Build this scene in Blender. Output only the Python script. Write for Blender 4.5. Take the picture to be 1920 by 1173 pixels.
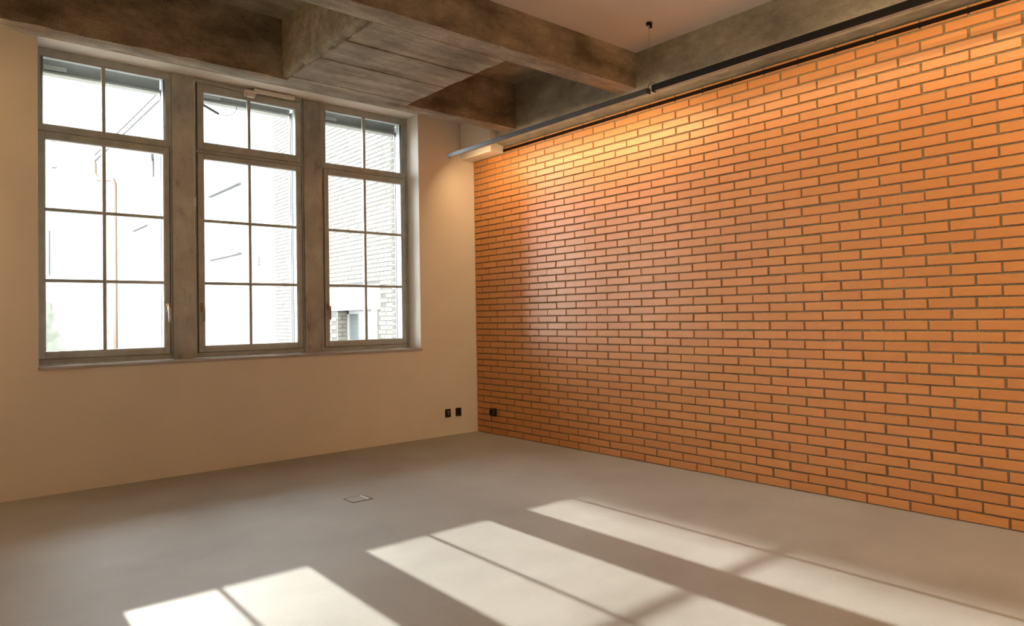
import bpy, bmesh, math, random
from mathutils import Vector, Matrix, Euler, noise
random.seed(7)
C = bpy.context.scene.collection
S = bpy.context.scene
for o in list(bpy.data.objects): bpy.data.objects.remove(o)

# ------------------------------------------------------------------ camera, sky, sun, exposure
F_PX, PY = 1306.333, -17.98
cam = bpy.data.cameras.new('camera')
cam.sensor_width = 36.0
cam.lens = 36.0*F_PX/1920.0
cam.shift_y = -PY/1920.0*-1.0
cam.clip_start = 0.05; cam.clip_end = 500
co = bpy.data.objects.new('camera', cam); C.objects.link(co)
CAM_LOC = Vector((-4.50346, -5.89646, 1.20076))
CAM_ROT = (Matrix.Rotation(-0.704411, 4, 'Z') @ Matrix.Rotation(math.pi/2+0.019673, 4, 'X') @ Matrix.Rotation(-0.016871, 4, 'Z'))
co.matrix_world = Matrix.Translation(CAM_LOC) @ CAM_ROT
S.camera = co
SKY, SUN, TRACK, NEARTRACK, FARTRACK, FILLTRACK = 19.0, 13.0, 7.0, 2.7, 17.0, 19.5
EXPOSURE = 0.0
w = bpy.data.worlds.new('sky'); S.world = w; w.use_nodes = True
bg = w.node_tree.nodes['Background']
bg.inputs[0].default_value = (0.93, 0.97, 1.0, 1); bg.inputs[1].default_value = SKY
sl = bpy.data.lights.new('sun', 'SUN'); sl.energy = SUN; sl.angle = math.radians(0.55); sl.color = (1.0, 0.95, 0.87)
so = bpy.data.objects.new('sun', sl); C.objects.link(so)
so.rotation_euler = Vector((-0.055, -2.82, -1.0)).to_track_quat('-Z', 'Y').to_euler()
so.location = (0, 30, 12)
WARM = (1.0, 0.66, 0.32)
S.view_settings.view_transform = 'Standard'; S.view_settings.look = 'None'
S.view_settings.exposure = EXPOSURE; S.view_settings.gamma = 1.0; S.view_settings.use_curve_mapping = False

# ------------------------------------------------------------------ materials
class NT:
    def __init__(s, name):
        s.m = bpy.data.materials.new(name); s.m.use_nodes = True
        s.t = s.m.node_tree; s.n = s.t.nodes; s.bsdf = s.n['Principled BSDF']; s.out = s.n['Material Output']
        s.pos = s.n.new('ShaderNodeNewGeometry').outputs['Position']
    def new(s, typ, **kw):
        n = s.n.new(typ)
        for k, v in kw.items(): setattr(n, k, v)
        return n
    def link(s, a, b): s.t.links.new(a, b)
    def mapped(s, scale):
        mp = s.new('ShaderNodeMapping'); s.link(s.pos, mp.inputs['Vector']); mp.inputs['Scale'].default_value = scale
        return mp.outputs['Vector']
    def noise(s, scale, detail=4, rough=.55, vec=None):
        n = s.new('ShaderNodeTexNoise'); n.inputs['Scale'].default_value = scale; n.inputs['Detail'].default_value = detail
        n.inputs['Roughness'].default_value = rough; s.link(vec or s.pos, n.inputs['Vector']); return n.outputs['Fac']
    def ramp(s, fac, stops):
        r = s.new('ShaderNodeValToRGB'); e = r.color_ramp.elements
        while len(e) < len(stops): e.new(0.5)
        for i, (p, c) in enumerate(stops):
            e[i].position = p; e[i].color = (c if len(c) == 4 else (*c, 1)) if hasattr(c, '__len__') else (c, c, c, 1)
        s.link(fac, r.inputs['Fac']); return r.outputs['Color']
    def mix(s, a, b, fac, mode='MIX'):
        m = s.new('ShaderNodeMix', data_type='RGBA', blend_type=mode)
        for i, v in ((6, a), (7, b)):
            if hasattr(v, 'links'): s.link(v, m.inputs[i])
            else: m.inputs[i].default_value = (*v, 1)
        if hasattr(fac, 'links'): s.link(fac, m.inputs[0])
        else: m.inputs[0].default_value = fac
        return m.outputs[2]
    def math(s, op, a, b=0.0):
        m = s.new('ShaderNodeMath', operation=op)
        for i, v in ((0, a), (1, b)):
            if hasattr(v, 'links'): s.link(v, m.inputs[i])
            else: m.inputs[i].default_value = v
        return m.outputs[0]
    def bump(s, h, strength, dist=0.01):
        b = s.new('ShaderNodeBump'); b.inputs['Strength'].default_value = strength; b.inputs['Distance'].default_value = dist
        s.link(h, b.inputs['Height']); s.link(b.outputs['Normal'], s.bsdf.inputs['Normal'])
    def set(s, color=None, rough=None, metal=None, spec=None):
        for k, v in (('Base Color', color), ('Roughness', rough), ('Metallic', metal), ('Specular IOR Level', spec)):
            if v is None: continue
            if hasattr(v, 'links'): s.link(v, s.bsdf.inputs[k])
            elif k == 'Base Color': s.bsdf.inputs[k].default_value = (*v, 1)
            else: s.bsdf.inputs[k].default_value = v
        return s.m

def simple(name, col, rough=.5, metal=0, spec=.5, var=.06, scale=30, bump=0.0):
    t = NT(name); n = t.noise(scale)
    lo = tuple(c*(1-var) for c in col); hi = tuple(min(1, c*(1+var)) for c in col)
    t.set(t.ramp(n, [(.35, lo), (.65, hi)]), rough, metal, spec)
    if bump: t.bump(n, bump)
    return t.m

def concrete(name, dark, light, stretch=(1, 1, 1), pits=.5, rough=.75, bump=.35, spec=.3, gloss=0, speck=.5, stain=.5):
    t = NT(name)
    v = t.mapped(stretch)
    a = t.noise(2.2, 6, .6, v); b = t.noise(11, 5, .6, v); c = t.noise(60, 3, .6)
    col = t.ramp(a, [(.32, dark), (.68, light)])
    col = t.mix(col, t.ramp(b, [(.3, .45), (.62, 1.0)]), .45, 'MULTIPLY')
    col = t.mix(col, t.ramp(c, [(.35, .72), (.6, 1.0)]), .35, 'MULTIPLY')
    vo = t.new('ShaderNodeTexVoronoi'); vo.inputs['Scale'].default_value = 26; t.link(t.pos, vo.inputs['Vector'])
    wn = t.noise(7, 2)
    pit = t.math('MULTIPLY', t.ramp(vo.outputs['Distance'], [(.06, 1.0), (.16, 0.0)]), t.ramp(wn, [(.52, 0.0), (.62, 1.0)]))
    col = t.mix(col, (dark[0]*.25, dark[1]*.23, dark[2]*.2), t.math('MULTIPLY', pit, pits))
    sp = t.noise(130, 2, .7); big = t.noise(1.3, 5, .65, t.mapped((1.7, 1.2, 1.5)))
    col = t.mix(col, t.ramp(sp, [(.30, .55), (.47, 1.0), (.62, 1.0), (.74, 1.45)]), speck, 'MULTIPLY')
    col = t.mix(col, t.ramp(big, [(.36, .58), (.58, 1.08)]), stain, 'MULTIPLY')
    t.set(col, t.ramp(b, [(.35, .26), (.65, .55)]) if gloss else rough, 0, spec)
    h = t.math('SUBTRACT', t.math('ADD', t.math('MULTIPLY', b, .7), t.math('MULTIPLY', c, .35)), t.math('MULTIPLY', pit, .6))
    t.bump(h, bump, .012)
    return t.m

M = {}
M['plaster'] = simple('plaster', (.80, .755, .68), .75, 0, .3, .02, 2.5)
M['ceiling_board'] = simple('ceiling_board', (.74, .68, .62), .8, 0, .2, .02, 2)
M['concrete_a'] = concrete('concrete_beam_rough', (.18, .132, .08), (.46, .37, .255), (1, 1.6, 2.4), .9, bump=.9, speck=1.0, stain=.7)
M['concrete_b'] = concrete('concrete_board_formed', (.29, .25, .19), (.53, .47, .375), (1, 5, 5), .7, bump=.5, speck=.6, stain=.75)
M['concrete_d'] = concrete('concrete_smooth', (.28, .25, .19), (.48, .44, .35), (3, 1, 2), .25, bump=.25, speck=.25, stain=.4)
M['concrete_p'] = concrete('concrete_pillar', (.36, .375, .35), (.66, .68, .65), (1, 1, .6), .8, .5, .12, .9, gloss=1, speck=.3, stain=.6)
M['frame'] = simple('grey_paint', (.42, .45, .43), .42, 0, .5, .10, 9)
M['bead'] = simple('light_bead', (.50, .48, .44), .35, 0, .5, .04)
M['sill'] = simple('grey_sill', (.42, .41, .40), .22, 0, .6, .06, 8)
M['seal'] = simple('timber_seal', (.34, .27, .18), .5, 0, .4, .1, 20)
M['black'] = simple('black_metal', (.011, .010, .009), .6, 0, .2, .1)
M['anthracite'] = simple('dark_grey_profile', (.055, .053, .05), .4, 0, .5, .05)
M['rail_black'] = simple('black_steel', (.010, .006, .004), .85, 0, .1, .1)
M['socket'] = simple('black_plastic', (.010, .008, .008), .35, 0, .5, .1)
M['print'] = simple('white_print', (.8, .78, .75), .6)
M['chrome'] = simple('satin_chrome', (.72, .70, .67), .22, 1.0, .5, .02)
M['handle_dark'] = simple('bronze_handle', (.30, .22, .17), .35, .6, .5, .03)
M['opener'] = simple('painted_opener', (.78, .74, .66), .45, 0, .5, .03)
M['rod'] = simple('grey_rod', (.60, .57, .50), .35, .2, .5, .03)
M['slat'] = simple('grey_slat', (.14, .14, .135), .5, 0, .4, .05)
M['blind_rail'] = simple('light_slat', (.27, .265, .24), .45, 0, .4, .05)
M['alu'] = simple('aluminium', (.13, .133, .135), .35, .3, .5, .02)
M['wire'] = simple('wire', (.32, .28, .23), .4, .5)
M['steel'] = simple('brushed_steel', (.62, .60, .56), .3, .9)
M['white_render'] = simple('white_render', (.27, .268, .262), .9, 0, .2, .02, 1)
M['soffit'] = simple('white_soffit', (.75, .745, .72), .8, 0, .2, .02, 1)
M['zinc'] = simple('zinc', (.085, .085, .085), .5, .2, .4)
M['copper'] = simple('copper_pipe', (.15, .10, .075), .5, .1, .4)
M['rooftile'] = simple('roof_tile', (.085, .083, .078), .8, 0, .2, .1, 4)
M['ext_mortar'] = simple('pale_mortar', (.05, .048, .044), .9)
M['ground'] = simple('courtyard_paving', (.20, .197, .19), .9, 0, .2, .08, 1)
M['greenery'] = simple('ivy_stone', (.12, .125, .105), .9, 0, .2, .15, 5, .4)
M['wingglass'] = simple('dark_window_glass', (.06, .07, .07), .15, 0, .5, .03)
M['white_paint'] = simple('white_paint', (.20, .198, .19), .5)
M['lamp'] = simple('frosted_lens', (.5, .48, .44), .5)

def brick_mat(name, lo, hi, rough, spec, mottled):
    t = NT(name)
    g = [n for n in t.n if n.type == 'NEW_GEOMETRY'][0]
    oi = t.new('ShaderNodeObjectInfo')
    r = t.math('FRACT', t.math('ADD', oi.outputs['Random'], g.outputs['Random Per Island']))
    col = t.ramp(r, [(0, lo), (.5, tuple((a+b)/2 for a, b in zip(lo, hi))), (1, hi)])
    n1 = t.noise(4, 4, .6, t.mapped((1, 3, 14))); n2 = t.noise(90, 3)
    col = t.mix(col, t.ramp(n1, [(.3, .80), (.7, 1.08)]), mottled, 'MULTIPLY')
    col = t.mix(col, t.ramp(n2, [(.3, .82), (.6, 1.0)]), .3, 'MULTIPLY')
    t.set(col, rough, 0, spec); t.bump(n2, .12, .004)
    return t.m
M['brick'] = brick_mat('orange_clinker', (.545, .218, .057), (.60, .246, .068), .41, .85, .45)
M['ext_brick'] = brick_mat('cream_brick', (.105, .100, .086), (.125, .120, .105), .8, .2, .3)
t = NT('mortar'); n = t.noise(70, 4)
t.set(t.ramp(n, [(.3, (.19, .155, .10)), (.7, (.30, .25, .17))]), .9, 0, .2); t.bump(n, .6, .01); M['mortar'] = t.m

t = NT('floor_screed')
a = t.noise(.9, 5, .6); b = t.noise(5, 5, .6, t.mapped((.5, 1.3, 1))); c = t.noise(45, 3)
col = t.ramp(a, [(.3, (.30, .288, .265)), (.7, (.405, .392, .368))])
col = t.mix(col, t.ramp(b, [(.3, .80), (.7, 1.05)]), .35, 'MULTIPLY')
col = t.mix(col, t.ramp(c, [(.3, .9), (.6, 1.0)]), .3, 'MULTIPLY')
t.set(col, t.ramp(b, [(.3, .48), (.7, .60)]), 0, .4); t.bump(b, .015, .004); M['floor'] = t.m

t = NT('window_glass')
tr = t.new('ShaderNodeBsdfTransparent'); tr.inputs[0].default_value = (.96, .98, .97, 1)
gl = t.new('ShaderNodeBsdfGlossy'); gl.inputs['Roughness'].default_value = .01
fr = t.new('ShaderNodeFresnel'); fr.inputs['IOR'].default_value = 1.45
mx = t.new('ShaderNodeMixShader'); t.link(fr.outputs[0], mx.inputs[0]); t.link(tr.outputs[0], mx.inputs[1]); t.link(gl.outputs[0], mx.inputs[2])
t.link(mx.outputs[0], t.out.inputs['Surface']); M['glass'] = t.m

# ------------------------------------------------------------------ mesh helpers
class MB:
    def __init__(s): s.v = []; s.f = []; s.mi = []; s.sm = []
    def add(s, vs, fs, mi=0, smooth=False):
        k = len(s.v); s.v += [tuple(v) for v in vs]
        for f in fs: s.f.append(tuple(i+k for i in f)); s.mi.append(mi); s.sm.append(smooth)
        return s
    def box(s, x0, x1, y0, y1, z0, z1, b=0.0, mi=0):
        x0, x1 = min(x0, x1), max(x0, x1); y0, y1 = min(y0, y1), max(y0, y1); z0, z1 = min(z0, z1), max(z0, z1)
        if b <= 0:
            vs = [(x, y, z) for x in (x0, x1) for y in (y0, y1) for z in (z0, z1)]
            fs = [(0, 1, 3, 2), (4, 6, 7, 5), (0, 4, 5, 1), (2, 3, 7, 6), (0, 2, 6, 4), (1, 5, 7, 3)]
            return s.add(vs, fs, mi)
        b = min(b, (x1-x0)*.45, (y1-y0)*.45, (z1-z0)*.45)
        bm = bmesh.new(); r = bmesh.ops.create_cube(bm, size=1)
        for v in bm.verts: v.co = Vector(((x0+x1)/2+v.co.x*(x1-x0), (y0+y1)/2+v.co.y*(y1-y0), (z0+z1)/2+v.co.z*(z1-z0)))
        bmesh.ops.bevel(bm, geom=bm.edges[:], offset=b, segments=1, affect='EDGES')
        bm.verts.index_update()
        s.add([v.co[:] for v in bm.verts], [[v.index for v in f.verts] for f in bm.faces], mi); bm.free(); return s
    def tube(s, pts, r, n=10, mi=0, cap=True):
        pts = [Vector(p) for p in pts]; rs = r if hasattr(r, '__len__') else [r]*len(pts)
        vs = []; fs = []; up = None
        for i, p in enumerate(pts):
            d = (pts[min(i+1, len(pts)-1)]-pts[max(i-1, 0)]).normalized()
            if up is None: up = d.orthogonal().normalized()
            up = (up-d*up.dot(d)).normalized(); q = d.cross(up)
            for k in range(n):
                a = 2*math.pi*k/n; vs.append(p+(up*math.cos(a)+q*math.sin(a))*rs[i])
        for i in range(len(pts)-1):
            for k in range(n): fs.append((i*n+k, i*n+(k+1) % n, (i+1)*n+(k+1) % n, (i+1)*n+k))
        s.add(vs, fs, mi, True)
        if cap:
            s.add(vs[:n], [tuple(range(n))[::-1]], mi); s.add(vs[-n:], [tuple(range(n))], mi)
        return s
    def grid_quad(s, p0, p1, p2, p3, nu, nv, fn, mi=0):
        vs = []
        for i in range(nu+1):
            for j in range(nv+1):
                u, v = i/nu, j/nv
                p = (Vector(p0)*(1-u)+Vector(p1)*u)*(1-v)+(Vector(p3)*(1-u)+Vector(p2)*u)*v
                vs.append(fn(p))
        fs = [(i*(nv+1)+j, (i+1)*(nv+1)+j, (i+1)*(nv+1)+j+1, i*(nv+1)+j+1) for i in range(nu) for j in range(nv)]
        return s.add(vs, fs, mi, True)
    def mesh(s, name, mats):
        me = bpy.data.meshes.new(name); me.from_pydata(s.v, [], s.f)
        for m in (mats if isinstance(mats, (list, tuple)) else [mats]): me.materials.append(M[m] if isinstance(m, str) else m)
        me.polygons.foreach_set('material_index', s.mi); me.polygons.foreach_set('use_smooth', s.sm)
        me.update(); return me
    def build(s, name, mats, parent=None, **props):
        o = bpy.data.objects.new(name, s.mesh(name, mats)); C.objects.link(o)
        if parent: o.parent = parent
        for k, v in props.items(): o[k] = v
        return o
def empty(name, loc=(0, 0, 0), **props):
    o = bpy.data.objects.new(name, None); C.objects.link(o); o.location = loc; o.empty_display_size = .1
    for k, v in props.items(): o[k] = v
    return o
def rooted(o, root):                       # parent with the root's location taken out
    o.parent = root; o.matrix_parent_inverse = Matrix.Translation(-Vector(root.location)); return o
def project(p):
    c = CAM_ROT.to_3x3().transposed() @ (Vector(p)-CAM_LOC)
    return (960+F_PX*c.x/-c.z, 586.5+PY-F_PX*c.y/-c.z, -c.z)

# ------------------------------------------------------------------ the room shell
XL, XR, ZS, ZT = -3.868, -0.694, 0.905, 3.250      # window opening
ROOM_X0, ROOM_Y0 = -5.14, -8.4
CEIL, COFFER = 3.312, 3.462
STR = dict(kind='structure')

MB().box(ROOM_X0-.2, .14, ROOM_Y0-.2, .02, -.2, 0).build('floor', 'floor', **STR, label='pale grey polished screed floor with sun patches', category='floor')
wb = MB()
wb.box(ROOM_X0-.2, XL, 0, .54, -.2, 3.9); wb.box(XR, .6, 0, .54, -.2, 3.9)
wb.box(XL, XR, 0, .54, -.2, ZS-.022); wb.box(XL, XR, 0, .30, ZT, 3.9); wb.box(XL, XR, .30, .54, ZT+.07, 3.9)
wall_back = wb.build('wall_back', 'plaster', **STR, label='cream plastered wall with three tall windows', category='wall')
MB().box(ROOM_X0-.2, ROOM_X0, ROOM_Y0, 0, 0, 3.9).build('wall_left', 'plaster', **STR, label='plain plaster wall on the left, beyond the frame', category='wall')
MB().box(ROOM_X0, .3, ROOM_Y0-.2, ROOM_Y0, 0, 3.9).build('wall_front', 'plaster', **STR, label='plain plaster wall behind the viewpoint', category='wall')

# ceiling: smooth board beyond the second beam, bare concrete coffers by the windows
ceil = MB().box(ROOM_X0, .3, ROOM_Y0, -2.16, CEIL, CEIL+.3).build('ceiling', 'ceiling_board', **STR, label='smooth pale ceiling panel beyond the second beam', category='ceiling')
MB().box(ROOM_X0, .3, -2.2, .02, COFFER+.012, COFFER+.25).build('concrete_soffit', 'concrete_b', ceil)
y = -2.14
for k in range(8):                                                    # board impressions of the coffer soffit, left bay
    wd = .165+random.uniform(-.02, .02)
    MB().box(ROOM_X0, -2.40, y+.004, min(y+wd-.004, -.81), COFFER+random.uniform(-.003, .004), COFFER+.02, .003).build('board_mark', 'concrete_b', ceil)
    y += wd
MB().box(-1.34, -.09, -2.16, -.79, COFFER-.004, COFFER+.02).build('soffit_panel', 'concrete_d', ceil)

def disp(amp, chip=0.0, edges=()):
    def fn(p):
        d = noise.noise_vector(p*6)*amp+noise.noise_vector(p*22)*amp*.5
        if chip:
            for (ax, val, ax2, val2, sx, sz) in edges:               # chipped arris: pull back towards the body
                r = math.hypot(p[ax]-val, p[ax2]-val2)
                if r < .05:
                    k = (1-r/.05)*chip*(.35+max(0, noise.noise(p*9+Vector((3, 1, 7)))*1.3+.3))
                    d[ax] += sx*k; d[ax2] += sz*k
        return p+d
    return fn
def beam(name, x0, x1, y0, y1, z0, z1, mat, fn, axis, faces, step=.03, under=None, **props):
    b = MB()
    def n(a): return max(1, int(abs(a)/step))
    if 'front' in faces: b.grid_quad((x0, y0, z0), (x1, y0, z0), (x1, y0, z1), (x0, y0, z1), n(x1-x0), n(z1-z0), fn)
    if 'rear' in faces: b.grid_quad((x1, y1, z0), (x0, y1, z0), (x0, y1, z1), (x1, y1, z1), n(x1-x0), n(z1-z0), fn)
    if 'left' in faces: b.grid_quad((x0, y1, z0), (x0, y0, z0), (x0, y0, z1), (x0, y1, z1), n(y1-y0), n(z1-z0), fn)
    if 'right' in faces: b.grid_quad((x1, y0, z0), (x1, y1, z0), (x1, y1, z1), (x1, y0, z1), n(y1-y0), n(z1-z0), fn)
    b.grid_quad((x0, y1, z0), (x1, y1, z0), (x1, y0, z0), (x0, y0, z0), n(x1-x0), n(y1-y0), fn, 1 if under else 0)
    return b.build(name, [mat, under or mat], **STR, **props)
ZB = 3.022
eA = [(1, -.82, 2, ZB, 1, 1), (1, -.64, 2, ZB, -1, 1)]
beam('ceiling_beam', ROOM_X0, -.10, -.82, -.64, ZB, COFFER+.05, 'concrete_a', disp(.0035, .011, eA), 0, ('front', 'rear'), under='concrete_b',
     label='dark rough concrete beam running along the tops of the windows', category='beam')
eC = [(1, -2.315, 2, ZB, 1, 1)]
beam('ceiling_beam', ROOM_X0, -.10, -2.315, -2.14, ZB, COFFER+.05, 'concrete_a', disp(.0025, .010, eC), 0, ('front', 'rear'), under='concrete_b',
     label='brown concrete beam with smooth pale ceiling on its near side', category='beam')
# wide cross beam between the two, its underside cast against boards
eB = [(0, -2.42, 2, ZB, 1, 1)]
cross = beam('ceiling_beam', -2.42, -1.335, -2.16, -.80, ZB+.012, COFFER+.05, 'concrete_b', disp(.003, .032, eB), 1, ('left', 'right'), step=.03,
     label='wide concrete cross beam with board marks underneath, joining two beams', category='beam')
ys = [-.815, -.915, -1.061, -1.224, -1.394, -1.591, -1.776, -1.979, -2.142]
for i in range(8):
    z = ZB+random.uniform(-.004, .003)
    e = MB(); fn = disp(.0022)
    x0, x1, y0, y1 = -2.395, -1.338, ys[i+1]+.0035, ys[i]-.0035
    def fe(p, x0=x0, y0=y0, y1=y1, fn=fn):
        q = fn(p)
        if p.x < x0+.03: q.x += .02*noise.noise(Vector((p.y*14, 2, 5)))+.01
        return q
    nx = 44; ny = 5
    e.grid_quad((x0, y1, z), (x1, y1, z), (x1, y0, z), (x0, y0, z), nx, ny, fe)
    e.grid_quad((x0, y0, z), (x1, y0, z), (x1, y0, z+.02), (x0, y0, z+.02), nx, 1, fe)
    e.grid_quad((x1, y1, z), (x0, y1, z), (x0, y1, z+.02), (x1, y1, z+.02), nx, 1, fe)
    e.grid_quad((x0, y1, z), (x0, y0, z), (x0, y0, z+.02), (x0, y1, z+.02), ny, 1, fe)
    e.grid_quad((x1, y0, z), (x1, y1, z), (x1, y1, z+.02), (x1, y0, z+.02), ny, 1, fe)
    e.build('board_mark', 'concrete_b', cross)
# beam over the brick wall: profile in x-z swept along y
prof = [(-.105, 3.9), (-.105, 3.45), (-.105, 3.2), (-.105, 3.02), (-.103, 2.985), (-.095, 2.955), (-.08, 2.942), (-.04, 2.934), (.0, 2.926), (.05, 2.924), (.3, 2.924)]
b = MB(); fn = disp(.0022)
for (a, c) in zip(prof[:-1], prof[1:]):
    L = math.hypot(a[0]-c[0], a[1]-c[1])
    b.grid_quad((a[0], 0, a[1]), (a[0], ROOM_Y0, a[1]), (c[0], ROOM_Y0, c[1]), (c[0], 0, c[1]), 240, max(1, int(L/.05)), fn)
b.build('ceiling_beam', 'concrete_d', **STR, label='smooth grey concrete beam above the orange brick wall', category='beam')
MB().box(-.174, 0.0, -.512, 0, 2.858, COFFER+.02, .006).build('boxed_column_head', 'plaster', **STR,
     label='white plastered box in the corner above the brick wall', category='column')

# ------------------------------------------------------------------ brick wall
NC, CH, BP, OFF = 46, .06344, .25, .0143
wall_right = MB().box(.009, .14, ROOM_Y0, 0, 0, NC*CH).build('wall_right', 'mortar', **STR, label='orange brick wall in running bond', category='wall')
J = .0115
slots = []
for c in range(NC):
    z0, z1 = c*CH+J/2, (c+1)*CH-J/2
    first = BP-OFF if c % 2 == 0 else BP/2-OFF
    y = 0.0; e = first
    while y > ROOM_Y0+.02:
        y0 = max(-e+J/2, ROOM_Y0); slots.append((y0, y-(J/2 if y < 0 else 0), z0, z1)); y = -e; e += BP
def brick_geo(y0, y1, z0, z1, x, bv=.0022, depth=.06, sgn=1):
    f = [(x, y0+bv, z0+bv), (x, y1-bv, z0+bv), (x, y1-bv, z1-bv), (x, y0+bv, z1-bv)]
    k = [(x+bv*sgn, y0, z0), (x+bv*sgn, y1, z0), (x+bv*sgn, y1, z1), (x+bv*sgn, y0, z1)]
    r = [(x+depth*sgn, y0, z0), (x+depth*sgn, y1, z0), (x+depth*sgn, y1, z1), (x+depth*sgn, y0, z1)]
    fs = [(0, 3, 2, 1)]+[(i, (i+1) % 4, 4+(i+1) % 4, 4+i) for i in range(4)]+[(4+i, 4+(i+1) % 4, 8+(i+1) % 4, 8+i) for i in range(4)]
    if sgn < 0: fs = [t[::-1] for t in fs]
    return f+k+r, fs
def size_in_view(s):
    ps = [project((0, yy, zz)) for yy in s[:2] for zz in s[2:]]
    if any(p[2] < .1 for p in ps): return 0
    cl = lambda v, a, b: max(a, min(b, v))
    xs = [cl(p[0], 0, 1920) for p in ps]
    if min(p[1] for p in ps) > 1173 or max(p[1] for p in ps) < 0: return 0
    yin = sum(0 <= p[1] <= 1173 for p in ps)/4
    return (max(xs)-min(xs))*abs(ps[0][1]-ps[1][1])*yin
SOCK = (-.335, -.245, .185, .27)
order = sorted(slots, key=size_in_view, reverse=True)
rest = MB(); cache = {}
for i, (y0, y1, z0, z1) in enumerate(order):
    L = y1-y0; jy, jz, jx = random.gauss(0, .0013), random.gauss(0, .0009), random.gauss(0, .0009)
    full = abs(L-(BP-J)) < .003
    if i < 300:
        key = ('f', random.randrange(4)) if full else round(L, 3)
        if key not in cache:
            h = (z1-z0)/2; d = random.gauss(0, .001) if full else 0
            vs, fs = brick_geo(-L/2+d, L/2, -h, h, 0)
            cache[key] = MB().add([(v[0], v[1]+random.gauss(0, .0004), v[2]+random.gauss(0, .0005)) for v in vs], fs).mesh('brick', 'brick')
        o = bpy.data.objects.new('brick', cache[key]); C.objects.link(o); o.parent = wall_right
        o.location = (jx, (y0+y1)/2+jy, (z0+z1)/2+jz)
    else:
        rest.add(*brick_geo(y0+jy, min(y1+jy, 0), z0+jz, z1+jz, jx))
rest.build('far_bricks', 'brick', wall_right, kind='stuff', label='remaining bricks of the orange wall')

# ------------------------------------------------------------------ concrete pillars between the windows, sill
def pillar(x0, x1, label):
    b = MB(); fn = disp(.0012)
    z0, z1 = ZS, ZT
    b.grid_quad((x0, .2, z0), (x1, .2, z0), (x1, .2, z1), (x0, .2, z1), 6, 60, fn)
    b.grid_quad((x1, .2, z0), (x1, .54, z0), (x1, .54, z1), (x1, .2, z1), 8, 40, fn)
    b.grid_quad((x0, .54, z0), (x0, .2, z0), (x0, .2, z1), (x0, .54, z1), 8, 40, fn)
    b.grid_quad((x1, .54, z0), (x0, .54, z0), (x0, .54, z1+.07), (x1, .54, z1+.07), 2, 2, lambda p: p)
    return b.build('pillar', 'concrete_p', **STR, label=label, category='pillar')
pillar(-2.934, -2.769, 'grey concrete pillar between the left and middle windows')
pillar(-1.808, -1.639, 'grey concrete pillar between the middle and right windows')
MB().box(XL-.004, XR+.012, -.012, .215, ZS-.022, ZS, .003).build('trim_1', 'sill', **STR, label='thin grey sill under the row of three windows', category='window sill')

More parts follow.
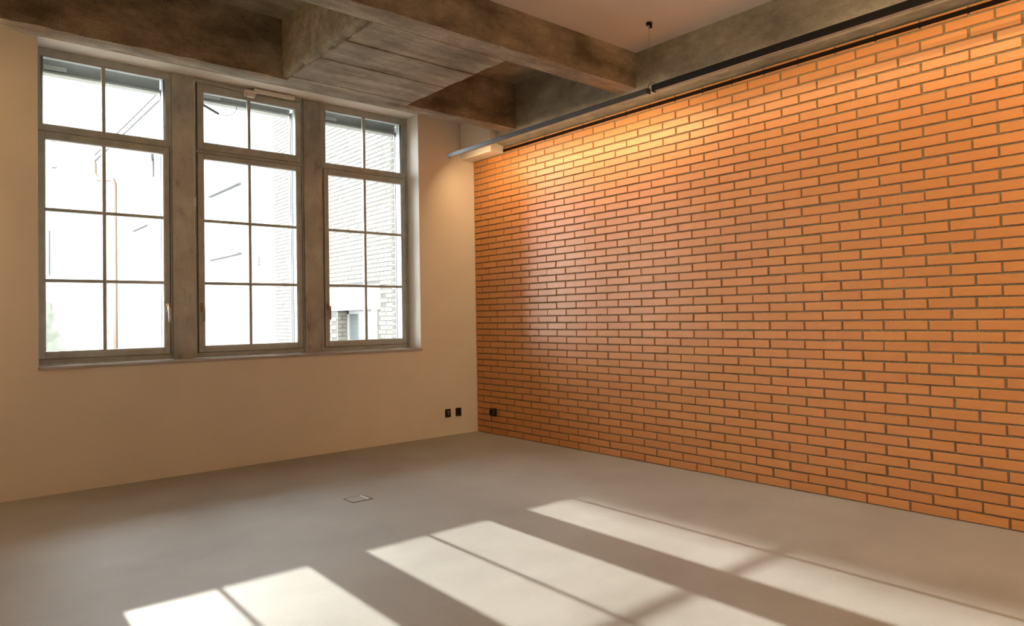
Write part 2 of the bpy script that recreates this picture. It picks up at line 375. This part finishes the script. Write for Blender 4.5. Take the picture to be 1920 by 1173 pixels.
# ------------------------------------------------------------------ windows
FY = .214                                       # face of the frames
def window(n, x0, x1, sx0, sx1, gx0, gx1, mx, vent, handle_x, hmat, label):
    W = empty('window_%d' % n, ((x0+x1)/2, FY, ZS), **STR, label=label, category='window')
    P = lambda o: rooted(o, W)
    yb = .30
    f = MB()                                     # outer frame: stiles, head, bottom rail, transom, rebated behind the sashes
    zb, zt = ZS+.006, ZT
    f.box(x0, sx0-.007, FY, yb, zb, zt, .002); f.box(sx1+.007, x1, FY, yb, zb, zt, .002)
    f.box(sx0-.007, gx0-.006, FY+.028, yb, zb, zt); f.box(gx1+.006+.0, sx1+.007, FY+.028, yb, zb, zt)
    f.box(sx0-.007, sx1+.007, FY, yb, zb, .948, .002); f.box(gx0-.006, gx1+.006, FY+.028, yb, .948, .995)
    if vent:
        f.box(sx0-.007, sx1+.007, FY, yb, 2.622, 2.648, .002); f.box(sx0-.007, sx1+.007, FY+.03, yb, 2.58, 2.70)
        f.box(sx0-.007, sx1+.007, FY, yb, 3.205, zt, .002); f.box(gx0-.006, gx1+.006, FY+.03, yb, 3.15, 3.205)
        tz0, tz1 = 2.711, 3.142
    else:
        f.box(sx0-.007, sx1+.007, FY, yb, 2.632, 2.684, .003); f.box(sx0-.007, sx1+.007, FY+.03, yb, 2.58, 2.66)
        f.box(sx0-.007, sx1+.007, FY, yb, 3.194, zt, .002)
        f.box(sx0-.007, sx0+.018, FY+.006, yb, 2.66, 3.2); f.box(sx1-.018, sx1+.007, FY+.006, yb, 2.66, 3.2)
        tz0, tz1 = 2.684, 3.194
    P(f.build('window_frame', 'frame'))
    P(MB().box(x0, x1, FY+.004, FY+.05, ZS, ZS+.007).build('bottom_seal', 'seal'))
    def sash(name, z0, z1, g0, g1, ga, gb, y0=FY-.010):
        s = MB(); y1 = FY+.026
        s.box(sx0, ga, y0, y1, z0, z1, .003); s.box(gb, sx1, y0, y1, z0, z1, .003)
        s.box(ga, gb, y0, y1, z0, g0, .003); s.box(ga, gb, y0, y1, g1, z1, .003)
        so_ = P(s.build(name, 'frame'))
        bd = MB(); t_ = .005
        bd.box(ga, ga+t_, y0+.010, y1+.01, g0, g1); bd.box(gb-t_, gb, y0+.010, y1+.01, g0, g1)
        bd.box(ga+t_, gb-t_, y0+.010, y1+.01, g0, g0+t_); bd.box(ga+t_, gb-t_, y0+.010, y1+.01, g1-t_, g1)
        k = bd.build('glazing_bead', 'bead'); k.parent = so_; k.matrix_parent_inverse = Matrix.Identity(4)
        return so_
    def child(o, par): o.parent = par; return o
    def lights(par, ga, gb, g0, g1, hz):
        yg = FY+.022; mw = .0125
        xs = [ga, mx, gb]; zs = [g0]+hz+[g1]
        for i in range(2):
            for j in range(len(zs)-1):
                child(MB().box(xs[i]+.001, xs[i+1]-.001, yg, yg+.006, zs[j]+.001, zs[j+1]-.001).build('pane', 'glass'), par)
        child(MB().box(mx-mw, mx+mw, yg-.014, yg+.022, g0, g1, .003).build('muntin', 'frame'), par)
        for z in hz:
            child(MB().box(ga, mx-mw, yg-.013, yg+.021, z-.012, z+.012, .003).build('muntin', 'frame'), par)
            child(MB().box(mx+mw, gb, yg-.013, yg+.021, z-.012, z+.012, .003).build('muntin', 'frame'), par)
    lo = sash('casement', .951, 2.617 if vent else 2.628, 1.001, 2.577, gx0, gx1)
    lights(lo, gx0, gx1, 1.001, 2.577, [1.528, 2.055])
    h = MB(); hz = 1.325; hy = FY-.010           # handle: rosette, neck, lever hanging down
    h.box(handle_x-.014, handle_x+.014, hy-.008, hy, hz-.038, hz+.035, .004)
    h.tube([(handle_x, hy-.006, hz), (handle_x, hy-.048, hz)], .009, 12)
    h.tube([(handle_x, hy-.045, hz+.008), (handle_x, hy-.052, hz-.01), (handle_x+.003, hy-.05, hz-.06), (handle_x+.005, hy-.046, hz-.118)], [.010, .011, .0095, .008], 12)
    child(h.build('handle', hmat, label='satin metal lever handle' if hmat == 'chrome' else 'dark bronze lever handle'), lo)
    if vent:
        up = sash('fanlight', 2.650, 3.203, 2.711, 3.142, gx0, gx1)
        lights(up, gx0, gx1, 2.711, 3.142, [])
        for hx in (sx0+.10, sx1-.10):
            child(MB().tube([(hx-.035, FY-.014, 2.640), (hx+.035, FY-.014, 2.640)], .007, 10).build('hinge', 'frame'), up)
    else:
        tp = MB(); ga, gb = sx0+.018, sx1-.018; t_ = .005
        for q in ((ga, ga+t_, tz0, tz1), (gb-t_, gb, tz0, tz1), (ga+t_, gb-t_, tz0, tz0+t_), (ga+t_, gb-t_, tz1-t_, tz1)):
            tp.box(q[0], q[1], FY+.012, FY+.04, q[2], q[3])
        tp = P(tp.build('top_light', 'bead')); lights(tp, ga, gb, tz0, tz1, [])
    return W
window(1, -3.868, -2.936, -3.850, -2.956, -3.804, -2.997, -3.419, False, -2.977, 'chrome', 'left window, farthest from the brick wall, with shiny handle')
window(2, -2.767, -1.810, -2.737, -1.832, -2.688, -1.878, -2.299, True, -2.712, 'handle_dark', 'middle window with a hinged fanlight and opener above')
window(3, -1.637, -.694, -1.611, -.727, -1.568, -.770, -1.175, False, -1.589, 'handle_dark', 'right window, nearest the brick wall')

# fanlight opener on the middle window
op = empty('fanlight_opener', (-2.3, .19, 3.21), label='painted fanlight opener with rods on the middle window', category='window opener')
rooted(MB().box(-2.275, -1.905, .155, .205, 3.208, 3.240, .004).build('cover', 'opener'), op)
br = MB(); br.box(-2.345, -2.255, .150, .204, 3.188, 3.214, .004); br.box(-2.335, -2.265, .160, .204, 3.160, 3.190, .004)
br.box(-2.350, -2.340, .165, .204, 3.160, 3.222, .002)
rooted(br.build('bracket', 'opener'), op)
bend = [(-2.742-.024*math.cos(a), .195, 3.195+.024*math.sin(a)+.006) for a in [i*math.pi/12 for i in range(0, 7)]]
rooted(MB().tube([(-2.715, .195, 3.2255), (-2.345, .195, 3.2055)], .005, 8).build('rod', 'rod'), op)
rooted(MB().tube([(-2.766, .195, 3.15)]+bend+[(-2.71, .195, 3.2255)], .006, 8).build('corner_bend', 'rod'), op)
rooted(MB().tube([(-2.766, .195, 2.24), (-2.766, .195, 3.16)], .005, 8).build('rod', 'rod'), op)
lv = MB(); lv.tube([(-2.766, .190, 2.16), (-2.766, .190, 2.235)], .011, 12); lv.tube([(-2.766, .190, 2.125), (-2.766, .190, 2.16)], .006, 8)
rooted(lv.build('coupling', 'opener'), op)
rooted(MB().tube([(-2.766, .195, .96), (-2.766, .195, 2.13)], .0045, 8).build('rod', 'rod'), op)

# external blinds raised outside each window
def blind(x0, x1, label, plug):
    B = empty('external_blind', ((x0+x1)/2, .40, 3.12), label=label, category='blind', group='raised blinds outside the windows')
    for k in range(11):
        z = 3.128+k*.0082
        m = MB().add([(x0, .36, z), (x1, .36, z), (x1, .385, z+.004), (x0, .385, z+.004), (x1, .42, z+.004), (x0, .42, z+.004), (x1, .44, z), (x0, .44, z)],
                     [(0, 1, 2, 3), (3, 2, 4, 5), (5, 4, 6, 7)])
        m.add([(x0, .36, z), (x1, .36, z), (x1, .36, z+.0065), (x0, .36, z+.0065)], [(0, 1, 2, 3)])
        rooted(m.build('slat', 'slat'), B)
    rooted(MB().box(x0, x1, .357, .443, 3.108, 3.126, .003).build('bottom_rail', 'blind_rail'), B)
    for q in (x0+.06, (x0+x1)/2, x1-.06):
        rooted(MB().box(q-.012, q+.012, .39, .42, 3.215, ZT+.07).build('bracket', 'alu'), B)
    rooted(MB().box(x0+.04, x0+.19, .350, .358, 3.136, 3.170, .002).build('cover_plate', 'blind_rail'), B)
    for q in (x0-.022, x1+.004):
        g = MB(); g.box(q, q+.018, .34, .352, ZS+.03, 3.14); g.box(q, q+.018, .375, .387, ZS+.03, 3.14); g.box(q+.004, q+.014, .352, .375, ZS+.03, 3.14)
        rooted(g.build('guide_rail', 'alu'), B)
    if plug:
        rooted(MB().tube([(x0+.02, .37, 3.09), (x0+.18, .37, 3.02)], .011, 10).build('motor_plug', 'zinc'), B)
        rooted(MB().tube([(x0+.18, .37, 3.02), (x0+.25, .37, 3.018), (x0+.30, .37, 3.04), (x0+.33, .37, 3.08), (x0+.335, .37, 3.12)], .003, 8).build('motor_cable', 'zinc'), B)
    return B
blind(-3.835, -2.985, 'grey blind pulled up outside the left window', False)
blind(-2.690, -1.870, 'grey blind with dangling plug pulled up outside the middle window', True)
blind(-1.595, -.745, 'grey blind pulled up outside the right window', False)

# ------------------------------------------------------------------ track light along the brick wall, rail, suspension
TX = -.49
def track(x, y0, y1, z0, hgt, wid, label, power, aim, mat, name='track_light'):
    T = empty(name, (x, (y0+y1)/2, z0), label=label, category='track light', group='wall washing track lights')
    p = MB(); h = wid/2; th = .004
    p.box(x-h, x-h+th, y0, y1, z0, z0+hgt, .001); p.box(x+h-th, x+h, y0, y1, z0+.006, z0+hgt, .001)
    p.box(x-h, x+h, y0, y1, z0+hgt-th, z0+hgt, .001)
    rooted(p.build('profile', mat), T)
    for yy in (y0, y1-.004):
        rooted(MB().box(x-h, x+h, yy, yy+.004, z0, z0+hgt, .001).build('end_cap', mat), T)
    rooted(MB().box(x-h+th, x+h-th, y0+.01, y1-.01, z0+.006, z0+.014).build('lens', 'lamp'), T)
    l = bpy.data.lights.new('lamp', 'AREA'); l.shape = 'RECTANGLE'; l.size = .03; l.size_y = y1-y0-.04
    l.energy = power*(y1-y0); l.color = WARM; l.spread = math.radians(165)
    lo = bpy.data.objects.new('lamp', l); C.objects.link(lo); d = Vector((aim, 0, -.72)).normalized()
    lo.location = Vector((x, (y0+y1)/2, z0+hgt/2))+d*(.048)
    zz = -d; yy = Vector((0, 1, 0)); xx = yy.cross(zz)
    lo.rotation_euler = Matrix((xx, yy, zz)).transposed().to_euler()
    rooted(lo, T)
    return T
track(TX, -2.742, -.245, 2.795, .040, .040, 'thin dark grey track light, farther length near the window corner', TRACK, .75, 'anthracite')
track(TX, ROOM_Y0+.3, -2.782, 2.798, .046, .046, 'black track light, nearer length above the brick wall', NEARTRACK, .75, 'black')
track(-4.65, -1.3, -.22, 2.98, .046, .046, 'short track light at the left end of the window wall', FARTRACK, -.73, 'black')
track(-2.4, ROOM_Y0+.3, -4.9, 3.20, .046, .046, 'unseen track light added under the smooth ceiling to fill the brick wall', FILLTRACK, .95, 'black')  # added lamp out of view, warm fill for the bricks and the room
MB().tube([(TX, -2.742, 2.825), (TX, -2.735, 2.85), (TX, -2.75, 2.868), (TX, -2.765, 2.870), (TX, -2.79, 2.862), (TX, -2.80, 2.840)], .0022, 8).build('power_cable', 'black',
     label='short black cable looping across the gap between the two track lengths', category='cable')
sp = empty('suspension', (-.484, -2.751, CEIL), label='small black ceiling anchor with thin wires holding the track', category='suspension')
an = MB(); an.tube([(-.484, -2.751, CEIL+.002), (-.484, -2.751, CEIL-.018)], .022, 14); an.tube([(-.470, -2.751, CEIL-.018), (-.470, -2.751, CEIL-.034)], .013, 12)
rooted(an.build('anchor', 'black'), sp)
rg = [(-.492+.012*math.cos(a), -2.751, CEIL-.034+.012*math.sin(a)) for a in [i*math.pi/6 for i in range(13)]]
rooted(MB().tube(rg, .003, 6).build('ring', 'chrome', label='small steel ring'), sp)
for dx in (-.006, .014): rooted(MB().tube([(-.486+dx, -2.751+dx, CEIL-.02), (-.488+dx, -2.751+dx, 2.85)], .0008, 6).build('wire', 'wire'), sp)
MB().box(-.015, .004, ROOM_Y0, -.513, 2.871, 2.896, .002).build('trim_2', 'rail_black', **STR, label='slim black steel rail along the top of the brick wall', category='rail')

# ------------------------------------------------------------------ sockets and floor box
def socket(x, label, printed):
    K = empty('wall_socket', (x, 0, .229), label=label, category='socket')
    rooted(MB().box(x-.0355, x+.0355, -.010, .0, .187, .271, .006).build('frame', 'socket'), K)
    if printed:
        rooted(MB().box(x-.016, x+.024, -.0115, -.0095, .243, .247).build('printed_line', 'print', label='short white printed line'), K)
        p = MB().add([(x-.006, -.0115, .214), (x+.004, -.0115, .232), (x+.010, -.0115, .232), (x+.003, -.0115, .224), (x+.009, -.0115, .224), (x-.002, -.0115, .213)], [(0, 1, 2, 3, 4, 5)])
        rooted(p.build('printed_mark', 'print', label='small white printed mark'), K)
    else:
        rooted(MB().box(x-.026, x+.026, -.0125, -.0095, .2, .258, .002).build('cover', 'socket'), K)
    return K
socket(-.381, 'left black wall socket on the cream wall, with white print', True)
socket(-.249, 'right black wall socket on the cream wall, plain, nearer the corner', False)
K = empty('surface_socket', (-.02, -.29, .228), label='round-edged black socket low on the brick wall', category='socket')
bm = MB(); n = 20
ring = lambda x, r: [(x, -.29+r*math.copysign(abs(math.cos(a))**.6, math.cos(a)), .228+r*math.copysign(abs(math.sin(a))**.6, math.sin(a))) for a in [2*math.pi*i/n for i in range(n)]]
rings = [ring(.004, .040), ring(-.032, .040), ring(-.040, .035), ring(-.040, .026), ring(-.028, .024)]
vs = sum(rings, []); fs = [(i*n+k, i*n+(k+1) % n, (i+1)*n+(k+1) % n, (i+1)*n+k) for i in range(4) for k in range(n)]+[tuple(4*n+k for k in range(n))]
rooted(bm.add(vs, [f[::-1] for f in fs]).build('housing', 'socket'), K)
hs = MB()
for dz in (-.009, .009): hs.tube([(-.0275, -.29, .228+dz), (-.031, -.29, .228+dz)], .003, 8)
rooted(hs.build('contacts', 'steel'), K)

fb = empty('floor_box', (-2.265, -1.635, 0), label='small square floor box set flush in the screed', category='floor box')
X0, X1, Y0, Y1 = -2.340, -2.192, -1.704, -1.568
fr_ = MB()
fr_.box(X0, X1, Y0, Y0+.004, -.01, .003); fr_.box(X0, X1, Y1-.005, Y1, -.01, .003); fr_.box(X0, X0+.004, Y0, Y1, -.01, .003); fr_.box(X1-.003, X1, Y0, Y1, -.01, .003)
rooted(fr_.build('frame', 'zinc'), fb)
rooted(MB().box(X0+.004, X1-.03, Y0+.004, Y1-.005, -.01, .0022).build('lid', 'floor'), fb)
rooted(MB().box(X1-.03, X1-.010, Y0+.004, Y1-.005, -.01, .0045, .001).build('metal_edge', 'steel', label='bright metal edge of the lid'), fb)
rooted(MB().box(X1-.009, X1-.003, Y0+.01, Y1-.012, -.008, .0035).build('cable_slot', 'black', label='black cable slot'), fb)

# ------------------------------------------------------------------ outside: courtyard and buildings
MB().box(-60, 60, .56, 120, -1.9, -1.6).build('ground', 'ground', **STR, label='pale paved courtyard outside the windows', category='ground')
# brick reveal outside the right window
rv = MB()
for k in range(38):
    z0 = ZS+k*.0625
    for (a, c) in (((.40, .465), (.475, .54)) if k % 2 else ((.40, .54),)):
        rv.add(*brick_geo(a, c-.006, z0, z0+.052, XR-.006, .002, .05))
rv.build('reveal_bricks', 'ext_brick', wall_back, kind='stuff', label='pale bricks of the outer window reveal')

WX = 1.38
wing = empty('brick_building', (WX, 5, -1.6), label='cream brick wing seen through the right window', category='building')
W0, W1, wz0, wz1 = 1.0, 9.15, -1.6, 9.0
oy0, oy1, oz0, oz1 = 4.70, 6.03, .0, 1.37         # window opening
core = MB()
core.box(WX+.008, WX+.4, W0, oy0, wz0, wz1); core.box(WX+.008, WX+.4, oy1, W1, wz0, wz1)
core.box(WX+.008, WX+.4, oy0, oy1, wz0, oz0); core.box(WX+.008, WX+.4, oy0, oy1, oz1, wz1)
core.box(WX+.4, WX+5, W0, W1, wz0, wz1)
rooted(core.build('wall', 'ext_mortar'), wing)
rooted(MB().box(WX-.012, WX+.3, 4.44, 6.36, 1.37, 1.80, .005).build('lintel', 'white_render'), wing)
rooted(MB().box(WX-.012, WX+.35, 4.55, 4.72, 0, 1.372, .004).build('render_jamb', 'white_render'), wing)
rooted(MB().box(WX-.01, WX+.3, 8.97, 9.2, wz0, wz1, .01).build('pilaster', 'white_render'), wing)
wf = MB(); fx = WX+.20
wf.box(fx, fx+.06, oy0, oy0+.07, oz0, oz1); wf.box(fx, fx+.06, oy1-.07, oy1, oz0, oz1); wf.box(fx, fx+.06, oy0, oy1, oz1-.06, oz1)
wf.box(fx, fx+.06, 5.33, 5.40, oz0, oz1); wf.box(fx, fx+.06, oy0, oy1, .50, .56)
wf = rooted(wf.build('window_frame', 'white_paint'), wing)
for (a, c) in ((oy0+.07, 5.33), (5.40, oy1-.07)):
    for (d, e) in ((oz0, .50), (.56, oz1-.06)):
        p = MB().box(fx+.025, fx+.032, a, c, d, e).build('pane', 'wingglass'); p.parent = wf; p.matrix_parent_inverse = Matrix.Identity(4)
eb = []
ch = .075; c = 0
while wz0+(c+1)*ch < wz1:
    z0 = wz0+c*ch; st = .25 if c % 2 == 0 else .125; y = W0+(0 if c % 2 == 0 else .0625)
    while y < 8.97:
        y1 = min(y+st, 8.97)
        inside = lambda a, b_, q0, q1, r0, r1: not (b_ <= q0 or a >= q1 or z0+ch <= r0 or z0 >= r1)
        if not inside(y, y1, oy0-.15, oy1, oz0, oz1+.001) and not inside(y, y1, 4.46, 6.34, 1.38, 1.79): eb.append((y+.004, y1-.004, z0+.005, z0+ch-.005))
        y += st
    c += 1
vis = [s for s in eb if -5 < s[2] and 0 < 1]
def ext_size(s):
    p = project((WX, (s[0]+s[1])/2, (s[2]+s[3])/2))
    if not (512 < p[0] < 742 and 215 < p[1] < 640): return 0
    return (s[1]-s[0])/p[2]**2/ (1 if (p[0] > 606 or 474 < p[0] < 556) else 9)
eb.sort(key=ext_size, reverse=True)
em = MB(); cc = {}
for i, (y0, y1, z0, z1) in enumerate(eb):
    if i < 300:
        k = round(y1-y0, 3)
        if k not in cc:
            vs, fs = brick_geo(-k/2, k/2, -(z1-z0)/2, (z1-z0)/2, 0, .003, .03); cc[k] = MB().add(vs, fs).mesh('brick', 'ext_brick')
        o = bpy.data.objects.new('brick', cc[k]); C.objects.link(o); o.location = (WX+random.gauss(0, .0015), (y0+y1)/2, (z0+z1)/2); rooted(o, wing)
    else: em.add(*brick_geo(y0, y1, z0, z1, WX+random.gauss(0, .0015), .003, .03))
rk = MB()                                                            # bricks of the window reveal that faces us
zz = 0; k = 0
while zz < 1.3:
    for (a, c_) in (((0, .2),) if k % 2 else ((0, .09), (.1, .2))):
        rk.box(WX+a+.004, WX+c_-.004, oy1-.012, oy1+.02, zz+.005, zz+.07)
    zz += .075; k += 1
rooted(rk.build('reveal_bricks', 'ext_brick', kind='stuff'), wing)
rooted(em.build('far_bricks', 'ext_brick', kind='stuff', label='remaining cream bricks'), wing)

wh = empty('white_building', (WX, 18, -1.6), label='white rendered building with gutter and roof behind the left window', category='building')
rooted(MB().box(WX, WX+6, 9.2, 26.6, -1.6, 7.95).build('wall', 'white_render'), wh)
rooted(MB().box(.98, WX, 9.2, 26.8, 7.78, 7.86).build('eaves_soffit', 'soffit'), wh)
g = MB(); g.tube([(.95, 9.2, 7.88), (.95, 26.85, 7.88)], .045, 12)
rooted(g.build('gutter', 'zinc'), wh)
rf = MB(); rr = .55
rf.add([(.98, 9.2, 7.93), (.98, 26.85, 7.93), (WX+3, 26.85, 9.6), (WX+3, 9.2, 9.6), (.98, 9.2, 7.86), (.98, 26.85, 7.86)], [(0, 3, 2, 1), (0, 1, 5, 4)])
for k in range(36): rf.box(.97, .985, 9.2+k*.49, 9.23+k*.49, 7.92, 8.13)
rf.tube([(.97, 9.2, 8.14), (.97, 26.85, 8.14)], .024, 6)
rooted(rf.build('roof', 'rooftile'), wh)
dp = [(.93, 26.7, 7.85), (.93, 26.7, 7.35), (.98, 26.3, 7.05), (1.30, 25.2, 6.9), (1.31, 24.9, 6.7), (1.31, 24.9, -1.5)]
rooted(MB().tube(dp, .08, 10).build('downpipe', 'copper', label='reddish copper downpipe'), wh)
for (a, c, z) in ((11.0, 13.3, 4.5), (11.0, 13.3, 2.82), (20.0, 22.0, 4.5)):
    rooted(MB().box(WX-.10, WX+.01, a, c, z, z+.05, .01).build('window_hood', 'zinc'), wh)
bk = MB(); bk.tube([(1.3, 19.0, 6.55), (.95, 17.6, 6.8)], .05, 8); bk.tube([(1.3, 19.0, 6.55), (1.3, 19.0, 6.0)], .05, 8)
rooted(bk.build('wall_bracket', 'zinc'), wh)
v = MB()
for k in range(3): v.box(WX-.03, WX+.01, 9.85, 10.05, 2.48+k*.07, 2.52+k*.07)
rooted(v.build('air_vent', 'zinc'), wh)

fa = empty('tall_building', (4, 30, -1.6), label='tall white building closing the far end of the courtyard', category='building')
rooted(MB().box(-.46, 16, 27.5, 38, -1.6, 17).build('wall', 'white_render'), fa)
for z in (8.62, 7.55):
    rooted(MB().box(-.47+.02, -.27, 27.42, 27.52, z, z+.20, .02).build('wall_vent', 'zinc'), fa)
rooted(MB().tube([(-.56, 27.46, 3.2), (-.56, 27.46, 5.0)], .06, 10).build('downpipe', 'zinc'), fa)

bank = MB(); fnb = lambda p: p+noise.noise_vector(p*2.2)*.18
bank.grid_quad((-3.2, 23, -1.6), (-.35, 23, -1.6), (-.95, 23.6, 2.0), (-3.2, 23.8, 3.6), 24, 24, fnb)
bank.grid_quad((-.35, 23, -1.6), (-.35, 26, -1.6), (-.95, 26, 2.0), (-.95, 23.6, 2.0), 12, 24, fnb)
bank.build('garden_bank', 'greenery', label='steep pale green planted bank at the left window edge', category='bank')
